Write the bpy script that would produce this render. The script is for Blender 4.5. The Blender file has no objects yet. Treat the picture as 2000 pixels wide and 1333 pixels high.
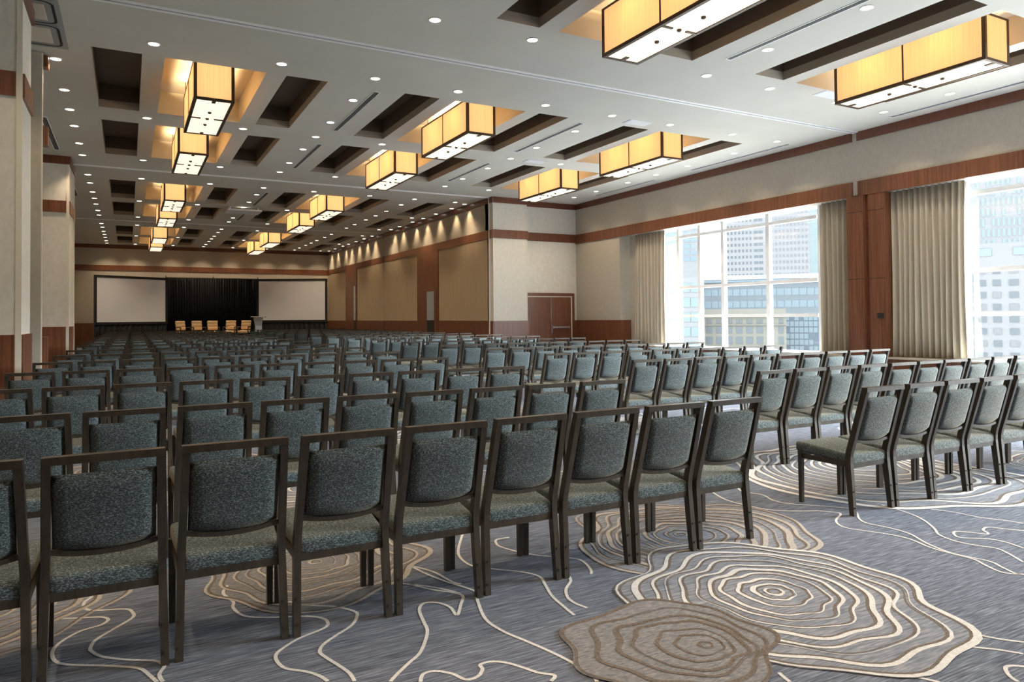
import bpy, bmesh, math, random
from mathutils import Vector, Matrix

# ------------------------------------------------------------------ camera, sky, exposure
SC = bpy.context.scene
COL = SC.collection
F_ = Vector((0.47488339, 0.87983226, 0.01951847))
R_ = Vector((0.88004691, -0.47481073, -0.00849762))
U_ = Vector((-0.0017911, -0.02121255, 0.99977338))
cd = bpy.data.cameras.new('camera')
cd.sensor_width = 36.0
cd.lens = 1388.57 / 2000 * 36
cd.shift_y = -(666.5 - 592.55) / 2000
cd.clip_start = 0.05
cd.clip_end = 2000
cam = bpy.data.objects.new('camera', cd)
COL.objects.link(cam)
M = Matrix.Identity(4)
for i in range(3):
    M[i][0], M[i][1], M[i][2] = R_[i], U_[i], -F_[i]
M[2][3] = 1.4
cam.matrix_world = M
SC.camera = cam

SKY = 3.5                 # overcast sky brightness
EXPOSURE = 1.25
world = bpy.data.worlds.new('overcast_sky')
SC.world = world
world.use_nodes = True
bg = world.node_tree.nodes['Background']
bg.inputs[0].default_value = (0.85, 0.93, 1.0, 1)
bg.inputs[1].default_value = SKY
sun = bpy.data.lights.new('hazy_sun', 'SUN')          # bright veiled sun beyond the window wall, behind the viewer's right shoulder
sun.energy = 39.0
sun.angle = math.radians(40)
sun.color = (0.95, 0.98, 1.0)
so = bpy.data.objects.new('hazy_sun', sun)
COL.objects.link(so)
so.rotation_euler = Vector((1.0, -0.42, 0.56)).to_track_quat('Z', 'Y').to_euler()
vs = SC.view_settings
vs.view_transform = 'Standard'
vs.look = 'None'
vs.gamma = 1
vs.exposure = EXPOSURE
vs.use_curve_mapping = False
SC.cycles.use_denoising = True
SC.cycles.use_adaptive_sampling = True
SC.cycles.adaptive_threshold = 0.04
SC.cycles.max_bounces = 7
SC.cycles.diffuse_bounces = 4
SC.cycles.glossy_bounces = 4
SC.cycles.transparent_max_bounces = 7
SC.cycles.sample_clamp_indirect = 6
SC.cycles.caustics_reflective = False
SC.cycles.caustics_refractive = False

# brightness of the room's own lamps
DOWN_W = 46.0             # recessed downlights
WASH_W = 40.0             # wall washers
PEND_W = 34.0             # bulbs inside the box pendants
WARM = (1.0, 0.78, 0.53)

# ------------------------------------------------------------------ helpers
RND = random.Random(7)
ORD = ['zeroth', 'first', 'second', 'third', 'fourth', 'fifth', 'sixth', 'seventh', 'eighth', 'ninth', 'tenth',
       'eleventh', 'twelfth', 'thirteenth', 'fourteenth', 'fifteenth', 'sixteenth', 'seventeenth', 'eighteenth',
       'nineteenth', 'twentieth', 'twenty-first', 'twenty-second', 'twenty-third', 'twenty-fourth', 'twenty-fifth',
       'twenty-sixth', 'twenty-seventh', 'twenty-eighth']


class MB:
    def __init__(self):
        self.v, self.f, self.m = [], [], []

    def face(self, pts, m=0):
        n = len(self.v)
        self.v += [tuple(p) for p in pts]
        self.f.append(tuple(range(n, n + len(pts))))
        self.m.append(m)
        return self

    def box(self, x0, x1, y0, y1, z0, z1, m=0):
        n = len(self.v)
        self.v += [(x0, y0, z0), (x1, y0, z0), (x1, y1, z0), (x0, y1, z0), (x0, y0, z1), (x1, y0, z1), (x1, y1, z1), (x0, y1, z1)]
        for q in ((0, 3, 2, 1), (4, 5, 6, 7), (0, 1, 5, 4), (1, 2, 6, 5), (2, 3, 7, 6), (3, 0, 4, 7)):
            self.f.append(tuple(n + i for i in q))
            self.m.append(m)
        return self

    def bar(self, p, q, w, d, up=(0, 0, 1), m=0):
        """square bar from p to q, w across, d deep"""
        p, q = Vector(p), Vector(q)
        t = (q - p).normalized()
        a = t.cross(Vector(up))
        if a.length < 1e-4:
            a = t.cross(Vector((1, 0, 0)))
        a.normalize()
        b = a.cross(t)
        n = len(self.v)
        for c in (p, q):
            for sa, sb in ((-1, -1), (1, -1), (1, 1), (-1, 1)):
                self.v.append(tuple(c + a * sa * w / 2 + b * sb * d / 2))
        for qd in ((0, 1, 2, 3), (7, 6, 5, 4), (0, 4, 5, 1), (1, 5, 6, 2), (2, 6, 7, 3), (3, 7, 4, 0)):
            self.f.append(tuple(n + i for i in qd))
            self.m.append(m)
        return self

    def loft(self, rings, m=0, cap=True):
        """rings of equal length joined in order"""
        n = len(self.v)
        k = len(rings[0])
        for r in rings:
            self.v += [tuple(p) for p in r]
        for i in range(len(rings) - 1):
            for j in range(k):
                a, b = n + i * k + j, n + i * k + (j + 1) % k
                self.f.append((a, b, b + k, a + k))
                self.m.append(m)
        if cap:
            self.f.append(tuple(n + j for j in reversed(range(k))))
            self.m.append(m)
            e = n + (len(rings) - 1) * k
            self.f.append(tuple(e + j for j in range(k)))
            self.m.append(m)
        return self

    def cyl(self, c, r, z0, z1, seg=16, m=0):
        return self.loft([[(c[0] + r * math.cos(2 * math.pi * j / seg), c[1] + r * math.sin(2 * math.pi * j / seg), z) for j in range(seg)] for z in (z0, z1)], m)

    def mesh(self, name, mats, smooth=False):
        me = bpy.data.meshes.new(name)
        me.from_pydata(self.v, [], self.f)
        for mt in (mats if isinstance(mats, (list, tuple)) else [mats]):
            me.materials.append(mt)
        me.polygons.foreach_set('material_index', self.m)
        if smooth:
            me.polygons.foreach_set('use_smooth', [True] * len(self.f))
        me.update()
        return me

    def build(self, name, mats, parent=None, smooth=False):
        return link(name, self.mesh(name, mats, smooth), parent)


def link(name, data, parent=None, loc=None, rotz=None):
    o = bpy.data.objects.new(name, data)
    COL.objects.link(o)
    if parent is not None:
        o.parent = parent
    if loc is not None:
        o.location = loc
    if rotz is not None:
        o.rotation_euler = (0, 0, rotz)
    return o


def thing(name, label, cat, loc=(0, 0, 0), rotz=0.0, group=None):
    o = link(name, None, None, loc, rotz)
    o.empty_display_size = 0.05
    return tag(o, label, cat, group)


def tag(o, label, cat, group=None):
    o['label'] = label
    o['category'] = cat
    if group:
        o['group'] = group
    return o


def struct(o, label=None, cat=None):
    o['kind'] = 'structure'
    if label:
        o['label'] = label
    if cat:
        o['category'] = cat
    return o


def rounded(sx, sy, sz, r, seg=3, name='pad', mat=None, taper=None, bulge=0.0):
    """box of full size sx, sy, sz about its centre with rounded edges"""
    bm = bmesh.new()
    bmesh.ops.create_cube(bm, size=1)
    for v in bm.verts:
        v.co = Vector((v.co.x * sx, v.co.y * sy, v.co.z * sz))
        if taper:
            v.co.x *= taper if v.co.y < 0 else 1
    bmesh.ops.bevel(bm, geom=list(bm.edges), offset=r, segments=seg, profile=0.6, affect='EDGES')
    me = bpy.data.meshes.new(name)
    bm.to_mesh(me)
    bm.free()
    me.materials.append(mat)
    me.polygons.foreach_set('use_smooth', [True] * len(me.polygons))
    return me


# ------------------------------------------------------------------ materials
def new_mat(name):
    m = bpy.data.materials.new(name)
    m.use_nodes = True
    nt = m.node_tree
    return m, nt, nt.nodes['Principled BSDF']


def plain(name, col, rough=0.6, metal=0.0, spec=0.5, coat=0.0):
    m, nt, b = new_mat(name)
    b.inputs['Base Color'].default_value = (*col, 1)
    b.inputs['Roughness'].default_value = rough
    b.inputs['Metallic'].default_value = metal
    b.inputs['Specular IOR Level'].default_value = spec
    if coat:
        b.inputs['Coat Weight'].default_value = coat
        b.inputs['Coat Roughness'].default_value = 0.12
    return m


def grain(name, cols, scale=(1, 1, 1), nscale=1.0, detail=4.0, rough=0.6, bump=0.0, metal=0.0, spec=0.5, coat=0.0, pos=None, coat_rough=0.1):
    """noise-driven colour ramp on object coordinates"""
    m, nt, b = new_mat(name)
    tc = nt.nodes.new('ShaderNodeTexCoord')
    mp = nt.nodes.new('ShaderNodeMapping')
    mp.inputs['Scale'].default_value = scale
    nz = nt.nodes.new('ShaderNodeTexNoise')
    nz.inputs['Scale'].default_value = nscale
    nz.inputs['Detail'].default_value = detail
    nz.inputs['Roughness'].default_value = 0.6
    rp = nt.nodes.new('ShaderNodeValToRGB')
    el = rp.color_ramp.elements
    n = len(cols)
    pos = pos or [0.3 + 0.4 * i / (n - 1) for i in range(n)]
    el[0].position, el[0].color = pos[0], (*cols[0], 1)
    el[1].position, el[1].color = pos[-1], (*cols[-1], 1)
    for i in range(1, n - 1):
        e = el.new(pos[i])
        e.color = (*cols[i], 1)
    L = nt.links.new
    L(tc.outputs['Object'], mp.inputs['Vector'])
    L(mp.outputs[0], nz.inputs['Vector'])
    L(nz.outputs[0], rp.inputs[0])
    L(rp.outputs[0], b.inputs['Base Color'])
    b.inputs['Roughness'].default_value = rough
    b.inputs['Metallic'].default_value = metal
    b.inputs['Specular IOR Level'].default_value = spec
    if coat:
        b.inputs['Coat Weight'].default_value = coat
        b.inputs['Coat Roughness'].default_value = coat_rough
    if bump:
        bp = nt.nodes.new('ShaderNodeBump')
        bp.inputs['Strength'].default_value = bump
        bp.inputs['Distance'].default_value = 0.004
        L(nz.outputs[0], bp.inputs['Height'])
        L(bp.outputs[0], b.inputs['Normal'])
    return m


def emit(name, col, strength):
    m, nt, b = new_mat(name)
    b.inputs['Base Color'].default_value = (*col, 1)
    b.inputs['Emission Color'].default_value = (*col, 1)
    b.inputs['Emission Strength'].default_value = strength
    return m


MAT = {}
MAT['carpet'] = grain('carpet_blue_grey', [(0.060, 0.068, 0.094), (0.126, 0.141, 0.180), (0.26, 0.284, 0.338)], (3.0, 55, 3), 2.2, 6, 0.95, 0.35, spec=0.1, pos=[0.32, 0.5, 0.68])
MAT['rose_fill'] = grain('carpet_rose_fill', [(0.11, 0.128, 0.16), (0.205, 0.215, 0.25), (0.34, 0.34, 0.36)], (4, 40, 4), 2.0, 6, 0.95, 0.3, spec=0.1)
MAT['rose_fill_dark'] = grain('carpet_taupe_fill', [(0.11, 0.115, 0.13), (0.195, 0.19, 0.195), (0.29, 0.275, 0.27)], (9, 30, 4), 3.0, 6, 0.95, 0.3, spec=0.1)
MAT['line_cream'] = grain('carpet_cream_line', [(0.50, 0.485, 0.47), (0.68, 0.665, 0.65)], (1, 1, 1), 90, 3, 0.95, 0.4, spec=0.1)
MAT['line_brown'] = grain('carpet_brown_line', [(0.105, 0.085, 0.07), (0.19, 0.155, 0.13)], (1, 1, 1), 90, 3, 0.95, 0.4, spec=0.1)
MAT['line_taupe'] = grain('carpet_taupe_line', [(0.33, 0.29, 0.26), (0.46, 0.42, 0.38)], (1, 1, 1), 90, 3, 0.95, 0.4, spec=0.1)
MAT['ceiling'] = grain('ceiling_paint', [(0.60, 0.585, 0.525), (0.64, 0.625, 0.565)], (1, 1, 1), 0.7, 2, 0.8, spec=0.25)
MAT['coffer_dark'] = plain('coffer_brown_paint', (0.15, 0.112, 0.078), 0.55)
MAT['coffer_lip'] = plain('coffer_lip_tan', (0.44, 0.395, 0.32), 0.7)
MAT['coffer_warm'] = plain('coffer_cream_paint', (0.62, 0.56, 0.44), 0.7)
MAT['wallpaper'] = grain('wall_fabric_beige', [(0.415, 0.385, 0.325), (0.47, 0.44, 0.375)], (1, 1, 0.5), 14, 5, 0.85, 0.08, spec=0.2)
MAT['pale_lit_fabric'] = grain('wall_fabric_pale_lit', [(0.60, 0.58, 0.52), (0.68, 0.66, 0.60)], (1, 1, 0.5), 14, 5, 0.85, 0.06, spec=0.2)  # paler cloth, lifted further to stand in for light on these faces
MAT['tan_panel'] = grain('wall_panel_tan', [(0.36, 0.285, 0.195), (0.43, 0.345, 0.245)], (6, 6, 0.15), 4, 3, 0.85, spec=0.2)
MAT['wood'] = grain('cherry_wood', [(0.10, 0.034, 0.016), (0.155, 0.058, 0.028), (0.21, 0.086, 0.044)], (30, 30, 0.9), 1.0, 4, 0.38, coat=0.25, spec=0.4, coat_rough=0.2)
MAT['wood_crown'] = grain('cherry_wood_crown', [(0.10, 0.03, 0.014), (0.16, 0.052, 0.026)], (20, 20, 0.9), 1.0, 4, 0.4, coat=0.15)
MAT['white_trim'] = plain('white_corner_trim', (0.66, 0.62, 0.53), 0.5)
MAT['track'] = plain('track_aluminium', (0.90, 0.91, 0.92), 0.4, 0.0)
MAT['black'] = plain('black_slot', (0.012, 0.012, 0.012), 0.7)
MAT['vent'] = plain('vent_grey', (0.30, 0.31, 0.31), 0.5)
MAT['frame'] = grain('chair_bronze_frame', [(0.043, 0.034, 0.025), (0.074, 0.059, 0.044)], (8, 8, 1), 4, 3, 0.33, metal=0.35, spec=0.5)
MAT['bronze'] = plain('lamp_bronze', (0.075, 0.042, 0.02), 0.4, 0.4)
MAT['satin_glare'] = plain('steel_plate_window_glare', (0.42, 0.47, 0.52), 0.28, 0.3)  # cool window reflection put into the steel's blue-grey colour
MAT['chrome'] = plain('polished_steel', (0.72, 0.73, 0.74), 0.18, 1.0)
MAT['steel'] = plain('brushed_steel', (0.62, 0.62, 0.62), 0.32, 0.9)
MAT['screen'] = plain('projection_screen_white', (0.78, 0.81, 0.88), 0.9, spec=0.1)
MAT['drape'] = grain('black_velour', [(0.003, 0.003, 0.004), (0.010, 0.010, 0.012)], (14, 14, 0.2), 1.0, 3, 0.6, spec=0.2)
MAT['leather'] = plain('tan_leather', (0.74, 0.52, 0.29), 0.45)
MAT['curtain'] = grain('curtain_linen', [(0.43, 0.385, 0.30), (0.52, 0.47, 0.375)], (4, 60, 1.2), 1.0, 4, 0.9, spec=0.1)
MAT['win_frame'] = plain('window_frame_white', (0.88, 0.89, 0.90), 0.4)
MAT['sill'] = plain('stone_sill', (0.52, 0.48, 0.42), 0.35)
MAT['lens'] = emit('downlight_lens', (1.0, 0.93, 0.80), 3.0)
MAT['ring'] = plain('downlight_ring', (0.70, 0.69, 0.64), 0.5)
MAT['plate'] = plain('white_plate', (0.75, 0.77, 0.80), 0.5)


def fabric():
    m, nt, b = new_mat('chair_tweed_teal')
    L = nt.links.new
    tc = nt.nodes.new('ShaderNodeTexCoord')
    mp = nt.nodes.new('ShaderNodeMapping')
    mp.inputs['Scale'].default_value = (130, 190, 380)
    nz = nt.nodes.new('ShaderNodeTexNoise')
    nz.inputs['Scale'].default_value = 1.0
    nz.inputs['Detail'].default_value = 3
    nz.inputs['Roughness'].default_value = 0.65
    rp = nt.nodes.new('ShaderNodeValToRGB')
    el = rp.color_ramp.elements
    el[0].position, el[0].color = 0.38, (0.015, 0.022, 0.025, 1)
    el[1].position, el[1].color = 0.66, (0.25, 0.315, 0.33, 1)
    e = el.new(0.52)
    e.color = (0.060, 0.078, 0.085, 1)
    L(tc.outputs['Object'], mp.inputs['Vector'])
    L(mp.outputs[0], nz.inputs['Vector'])
    L(nz.outputs[0], rp.inputs[0])
    L(rp.outputs[0], b.inputs['Base Color'])
    b.inputs['Roughness'].default_value = 0.9
    b.inputs['Specular IOR Level'].default_value = 0.15
    b.inputs['Sheen Weight'].default_value = 0.25
    b.inputs['Sheen Tint'].default_value = (0.82, 0.66, 0.44, 1)
    bp = nt.nodes.new('ShaderNodeBump')
    bp.inputs['Strength'].default_value = 0.35
    bp.inputs['Distance'].default_value = 0.002
    L(nz.outputs[0], bp.inputs['Height'])
    L(bp.outputs[0], b.inputs['Normal'])
    return m


MAT['fabric'] = fabric()


def glass(name, tint, refl):
    m = bpy.data.materials.new(name)
    m.use_nodes = True
    nt = m.node_tree
    nt.nodes.clear()
    out = nt.nodes.new('ShaderNodeOutputMaterial')
    mx = nt.nodes.new('ShaderNodeMixShader')
    tr = nt.nodes.new('ShaderNodeBsdfTransparent')
    gl = nt.nodes.new('ShaderNodeBsdfGlossy')
    tr.inputs[0].default_value = (*tint, 1)
    gl.inputs['Roughness'].default_value = 0.02
    mx.inputs[0].default_value = refl
    nt.links.new(tr.outputs[0], mx.inputs[1])
    nt.links.new(gl.outputs[0], mx.inputs[2])
    nt.links.new(mx.outputs[0], out.inputs[0])
    return m


MAT['glass'] = glass('window_glass', (0.94, 0.97, 0.98), 0.05)


def shade_material():
    """thin wood veneer that the bulbs behind it shine through, with fine upright grain"""
    m = bpy.data.materials.new('amber_veneer_shade')
    m.use_nodes = True
    nt = m.node_tree
    nt.nodes.clear()
    L = nt.links.new
    out = nt.nodes.new('ShaderNodeOutputMaterial')
    tc = nt.nodes.new('ShaderNodeTexCoord')
    mp = nt.nodes.new('ShaderNodeMapping')
    mp.inputs['Scale'].default_value = (70, 70, 0.8)
    nz = nt.nodes.new('ShaderNodeTexNoise')
    nz.inputs['Scale'].default_value = 1.0
    nz.inputs['Detail'].default_value = 2
    rp = nt.nodes.new('ShaderNodeValToRGB')
    rp.color_ramp.elements[0].position, rp.color_ramp.elements[0].color = 0.3, (0.53, 0.385, 0.225, 1)
    rp.color_ramp.elements[1].position, rp.color_ramp.elements[1].color = 0.7, (0.61, 0.455, 0.28, 1)
    tr = nt.nodes.new('ShaderNodeBsdfTranslucent')
    df = nt.nodes.new('ShaderNodeBsdfDiffuse')
    mx = nt.nodes.new('ShaderNodeMixShader')
    mx.inputs[0].default_value = 0.25
    em = nt.nodes.new('ShaderNodeEmission')
    em.inputs['Strength'].default_value = 0.26
    ad = nt.nodes.new('ShaderNodeAddShader')
    L(tc.outputs['Object'], mp.inputs['Vector'])
    L(mp.outputs[0], nz.inputs['Vector'])
    L(nz.outputs[0], rp.inputs[0])
    for n in (tr, df, em):
        L(rp.outputs[0], n.inputs[0])
    L(tr.outputs[0], mx.inputs[1])
    L(df.outputs[0], mx.inputs[2])
    L(mx.outputs[0], ad.inputs[0])
    L(em.outputs[0], ad.inputs[1])
    L(ad.outputs[0], out.inputs[0])
    return m


MAT['shade'] = shade_material()
MAT['diffuser'] = emit('lamp_bottom_diffuser', (1.0, 0.92, 0.74), 0.40)

# ------------------------------------------------------------------ room measures (metres, camera above the origin)
ZT = 5.615                # ceiling
ZC = 5.412                # underside of crown
BT, BB = 4.47, 4.17       # wood band
ZW = 1.265                # wainscot top
XL, XR, XW = -2.7, 11.187, 14.85
YF, YD, YC, YB = 45.29, 22.40, 22.08, -3.6
TR = [-1.08, 10.64, 22.35, 34.08]
XG = 15.40                # window plane


def wood_piece(name, parent, x0, x1, y0, y1, z0, z1, mat='wood'):
    return MB().box(x0, x1, y0, y1, z0, z1).build(name, MAT[mat], parent)


# ------------------------------------------------------------------ floor with its woven pattern
fl = MB().face([(XL - .3, YB - .3, 0), (XW + .9, YB - .3, 0), (XW + .9, YF + .3, 0), (XL - .3, YF + .3, 0)]).build('floor', MAT['carpet'])
struct(fl, 'blue-grey carpet with cream rose and contour pattern', 'floor')
TRACED=[[(-0.18,4.32),(-0.16,4.22),(-0.19,4.14),(-0.18,4.05),(-0.13,4.0),(-0.01,3.95),(0.02,3.89),(0.02,3.82),(-0.05,3.73),(-0.12,3.64),(-0.14,3.56),(-0.13,3.51),(-0.09,3.44),(0.0,3.36),(0.09,3.3),(0.12,3.26),(0.13,3.22),(0.11,3.16),(0.12,3.09)],
 [(-0.31,3.99),(-0.2,3.94),(-0.11,3.9),(-0.08,3.85),(-0.11,3.8),(-0.19,3.77),(-0.26,3.68),(-0.28,3.59),(-0.26,3.49),(-0.21,3.43),(-0.1,3.36),(0.0,3.29),(0.05,3.24),(0.08,3.16),(0.1,3.1)],
 [(0.46,4.03),(0.43,3.94),(0.44,3.86),(0.46,3.78),(0.45,3.71),(0.47,3.61),(0.51,3.55),(0.61,3.49),(0.74,3.43),(0.8,3.37),(0.81,3.31),(0.78,3.26),(0.66,3.21),(0.57,3.14),(0.54,3.09),(0.54,3.02),(0.56,2.96),(0.62,2.9),(0.66,2.84),(0.68,2.78)],
 [(0.7,3.65),(0.77,3.56),(0.88,3.48),(0.95,3.38),(0.95,3.32),(0.9,3.23),(0.81,3.16),(0.74,3.1),(0.71,3.04),(0.72,2.98),(0.75,2.88),(0.77,2.8),(0.77,2.73)],
 [(1.27,3.6),(1.37,3.5),(1.45,3.39),(1.48,3.32)],
 [(1.41,3.82),(1.48,3.68),(1.51,3.49),(1.54,3.44)],
 [(1.4,3.85),(1.43,3.69),(1.48,3.52),(1.54,3.38),(1.56,3.3),(1.52,3.2),(1.46,2.99),(1.47,2.84),(1.51,2.71),(1.55,2.58),(1.58,2.45),(1.59,2.31),(1.58,2.27)],
 [(1.3,3.57),(1.38,3.44),(1.45,3.36),(1.48,3.29),(1.43,3.2),(1.36,3.09),(1.37,3.19),(1.34,3.27),(1.28,3.3),(1.23,3.24),(1.2,3.11),(1.18,3.01),(1.13,2.91),(1.07,2.82),(1.01,2.77),(0.93,2.7),(0.89,2.66)],
 [(0.99,2.6),(1.02,2.65),(1.07,2.65),(1.12,2.6),(1.15,2.53),(1.2,2.53),(1.24,2.57),(1.25,2.61),(1.3,2.61),(1.35,2.57),(1.39,2.5),(1.42,2.44),(1.46,2.4),(1.46,2.38),(1.43,2.36)],
 [(1.93,4.27),(1.75,3.95),(1.7,3.79),(1.71,3.65),(1.8,3.54),(1.9,3.44),(1.95,3.33),(1.92,3.22),(1.87,3.07),(1.85,2.92),(1.84,2.82)],
 [(2.09,3.25),(2.06,3.19),(1.98,3.11),(1.93,3.02),(1.92,2.94),(1.94,2.86)],
 [(2.13,4.01),(2.04,4.01),(2.0,3.93),(2.0,3.86),(2.05,3.73),(2.12,3.62),(2.2,3.55),(2.28,3.46),(2.28,3.37),(2.24,3.26),(2.21,3.22)],
 [(4.09,4.28),(3.99,4.01),(4.0,3.83),(4.04,3.66),(4.16,3.54),(4.32,3.45),(4.4,3.36),(4.38,3.31),(4.24,3.24),(4.16,3.16),(4.14,3.08),(4.19,2.98),(4.25,2.86),(4.27,2.74),(4.22,2.58),(4.22,2.45),(4.23,2.34),(4.19,2.26),(4.15,2.17),(4.16,2.12),(4.21,2.07)],
 [(4.39,4.28),(4.29,4.13),(4.34,3.97),(4.28,3.81),(4.31,3.68),(4.44,3.54),(4.56,3.39),(4.53,3.3),(4.39,3.17),(4.35,3.08),(4.38,2.94),(4.37,2.8),(4.28,2.64),(4.23,2.46),(4.27,2.28),(4.23,2.19),(4.19,2.1),(4.22,2.08)],
 [(4.86,3.33),(4.82,3.1),(4.74,2.94),(4.61,2.79),(4.51,2.7),(4.47,2.57),(4.5,2.46),(4.54,2.38),(4.5,2.29),(4.42,2.18)],
 [(4.68,2.3),(4.71,2.41),(4.69,2.5),(4.57,2.6),(4.6,2.66),(4.67,2.69),(4.73,2.63),(4.78,2.56),(4.82,2.58),(4.85,2.62),(4.94,2.64),(5.0,2.56),(5.06,2.48)],
 [(3.24,1.94),(3.24,1.88),(3.25,1.8),(3.29,1.72),(3.35,1.65)],
 [(3.01,1.92),(3.06,1.82),(3.11,1.74),(3.18,1.67),(3.23,1.6)],
 [(2.24,1.98),(2.23,1.95),(2.22,1.91)],
 [(5.05,3.08),(5.11,2.96),(5.13,2.8),(5.2,2.66),(5.23,2.57)],
 [(3.12,1.54),(3.08,1.57),(3.04,1.57),(2.99,1.53),(2.97,1.49)],
 [(2.5,1.88),(2.59,1.79),(2.67,1.7),(2.71,1.63)]]


def spline(pts, n=6, closed=False):
    P = [Vector((a, b)) for a, b in pts]
    out = []
    m = len(P)
    for i in range(m if closed else m - 1):
        if closed:
            p0, p1, p2, p3 = P[(i - 1) % m], P[i], P[(i + 1) % m], P[(i + 2) % m]
        else:
            p0, p1, p2, p3 = P[max(i - 1, 0)], P[i], P[i + 1], P[min(i + 2, m - 1)]
        for k in range(n):
            t = k / n
            out.append(0.5 * ((2 * p1) + (p2 - p0) * t + (2 * p0 - 5 * p1 + 4 * p2 - p3) * t * t + (3 * p1 - p0 - 3 * p2 + p3) * t ** 3))
    if not closed:
        out.append(P[-1])
    return out


def ribbon(mb, pts, width, z, m, closed=False, inner=0.0):
    """flat strip along pts; width may be a function of the index fraction"""
    n = len(pts)
    base = len(mb.v)
    for i, p in enumerate(pts):
        a = pts[(i - 1) % n] if (closed or i > 0) else p
        b = pts[(i + 1) % n] if (closed or i < n - 1) else p
        d = b - a
        d = d.normalized() if d.length > 1e-6 else Vector((1, 0))
        nn = Vector((-d.y, d.x))
        w = width(i / n) if callable(width) else width
        for s in (-1, 1):
            q = p + nn * (s * w / 2 + inner)
            mb.v.append((q.x, q.y, z))
    for i in range(n if closed else n - 1):
        j = (i + 1) % n
        mb.f.append((base + 2 * i, base + 2 * i + 1, base + 2 * j + 1, base + 2 * j))
        mb.m.append(m)


def rose(mb, cx, cy, R, rings, seed, style, off=(0, 0), lift=0.0, sx=1.0, sy=1.0):
    """contour-ringed blossom: fill, then wobbly rings closing in on an off-centre eye"""
    rg = random.Random(seed)
    K = 84
    harm = [(k, rg.uniform(0.4, 1) * 0.10 / k ** 0.45, rg.uniform(0, 6.28)) for k in (2, 3, 4, 5, 7, 9)]
    fill, line, shadow = style

    def ring(t, ph):
        pts = []
        own = [(k, rg.uniform(.004, .013), rg.uniform(0, 6.28)) for k in (4, 6, 8, 11)] if ph else []
        for j in range(K):
            th = 2 * math.pi * j / K
            w = 1 + sum(a * math.cos(k * th + p + ph * k * 0.16) for k, a, p in harm) * (0.35 + 0.65 * t) + sum(a * math.cos(k * th + p) for k, a, p in own)
            r = R * t * w
            pts.append(Vector((cx + off[0] * (1 - t) + sx * r * math.cos(th), cy + off[1] * (1 - t) + sy * r * math.sin(th))))
        return pts
    mb.face([(p.x, p.y, 0.0010 + lift) for p in ring(1.0, 0)], fill)
    for i in range(rings):
        t = (i + 0.55 + rg.uniform(-.12, .12)) / rings
        pts = ring(t, (1 - t) * 5 + rg.uniform(-.25, .25))
        if i == rings - 1:
            pts = ring(0.985, 0)
        wm = R * rg.uniform(0.024, 0.036) * (0.55 + 0.45 * t)
        p1, p2 = rg.uniform(0, 6.28), rg.uniform(0, 6.28)
        wf = lambda s, wm=wm, p1=p1, p2=p2: wm * (0.95 + 0.5 * math.sin(2 * math.pi * s + p1) + 0.25 * math.sin(6 * math.pi * s + p2))
        ribbon(mb, pts, lambda s, wf=wf: wf(s) * 0.55 + 0.005, 0.0018 + lift, shadow, True, wm * 0.85)
        ribbon(mb, pts, wf, 0.0026 + lift, line, True)


pat = MB()
ROSES = [(2.85, 2.52, 0.78, 11, 3, (0, 2, 3), (.02, .04)), (3.16, 3.42, 0.80, 11, 5, (0, 4, 3), (-.05, .1)),
         (2.04, 2.38, 0.44, 7, 8, (1, 3, 3), (.12, -.1)), (5.75, 4.05, 1.20, 13, 11, (0, 2, 3), (.25, .35)),
         (0.95, 4.12, 0.62, 9, 13, (1, 4, 3), (.0, .05)), (-0.75, 4.35, 0.75, 9, 17, (0, 4, 3), (0, 0)),
         (7.6, 3.35, 0.62, 7, 19, (0, 2, 3), (0, 0))]
spots = list(ROSES)
rr = random.Random(21)
tries = 0
while len(spots) < 62 and tries < 6000:
    tries += 1
    x, y, R = rr.uniform(-2.2, 14.2), rr.uniform(-4, 26), rr.choice((0.5, 0.7, 0.8, 1.1))
    if y < 5.6 and -2 < x < 9 and y > 0.5:
        continue
    if any((x - s[0]) ** 2 + (y - s[1]) ** 2 < (0.72 * (R + s[2])) ** 2 for s in spots):
        continue
    spots.append((x, y, R, int(5 + R * 6), rr.randrange(999), rr.choice(((0, 2, 3), (0, 4, 3), (1, 4, 3))), (rr.uniform(-.2, .2) * R, rr.uniform(-.2, .2) * R)))
order = [1, 3, 4, 5, 6, 0, 2] + list(range(7, len(spots)))
for k, i in enumerate(order):
    s = spots[i]
    rose(pat, s[0], s[1], s[2], s[3], s[4], s[5], s[6], lift={0: 0.0022, 2: 0.0044}.get(i, 0.0))
for l in TRACED:
    ribbon(pat, spline(l, 5), 0.0155, 0.0016, 2)
rl = random.Random(33)
for _ in range(90):
    x, y = rl.uniform(-2.2, 14), rl.uniform(4.9, 30)
    a = rl.uniform(0, 6.28)
    pts = [(x, y)]
    for _k in range(rl.randrange(6, 16)):
        a += rl.choice((-1, 1)) * rl.uniform(0.2, 1.3)
        x += 0.32 * math.cos(a)
        y += 0.32 * math.sin(a)
        pts.append((x, y))
    if min(p[1] for p in pts) > 4.4 and min(p[0] for p in pts) > -2.4 and max(p[0] for p in pts) < 14.6:
        ribbon(pat, spline(pts, 4), 0.0155, 0.0016, 2)
po = pat.build('carpet_pattern', [MAT['rose_fill'], MAT['rose_fill_dark'], MAT['line_cream'], MAT['line_brown'], MAT['line_taupe']], fl)
po['kind'] = 'stuff'
po['label'] = 'woven cream and brown rose contours'

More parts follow.
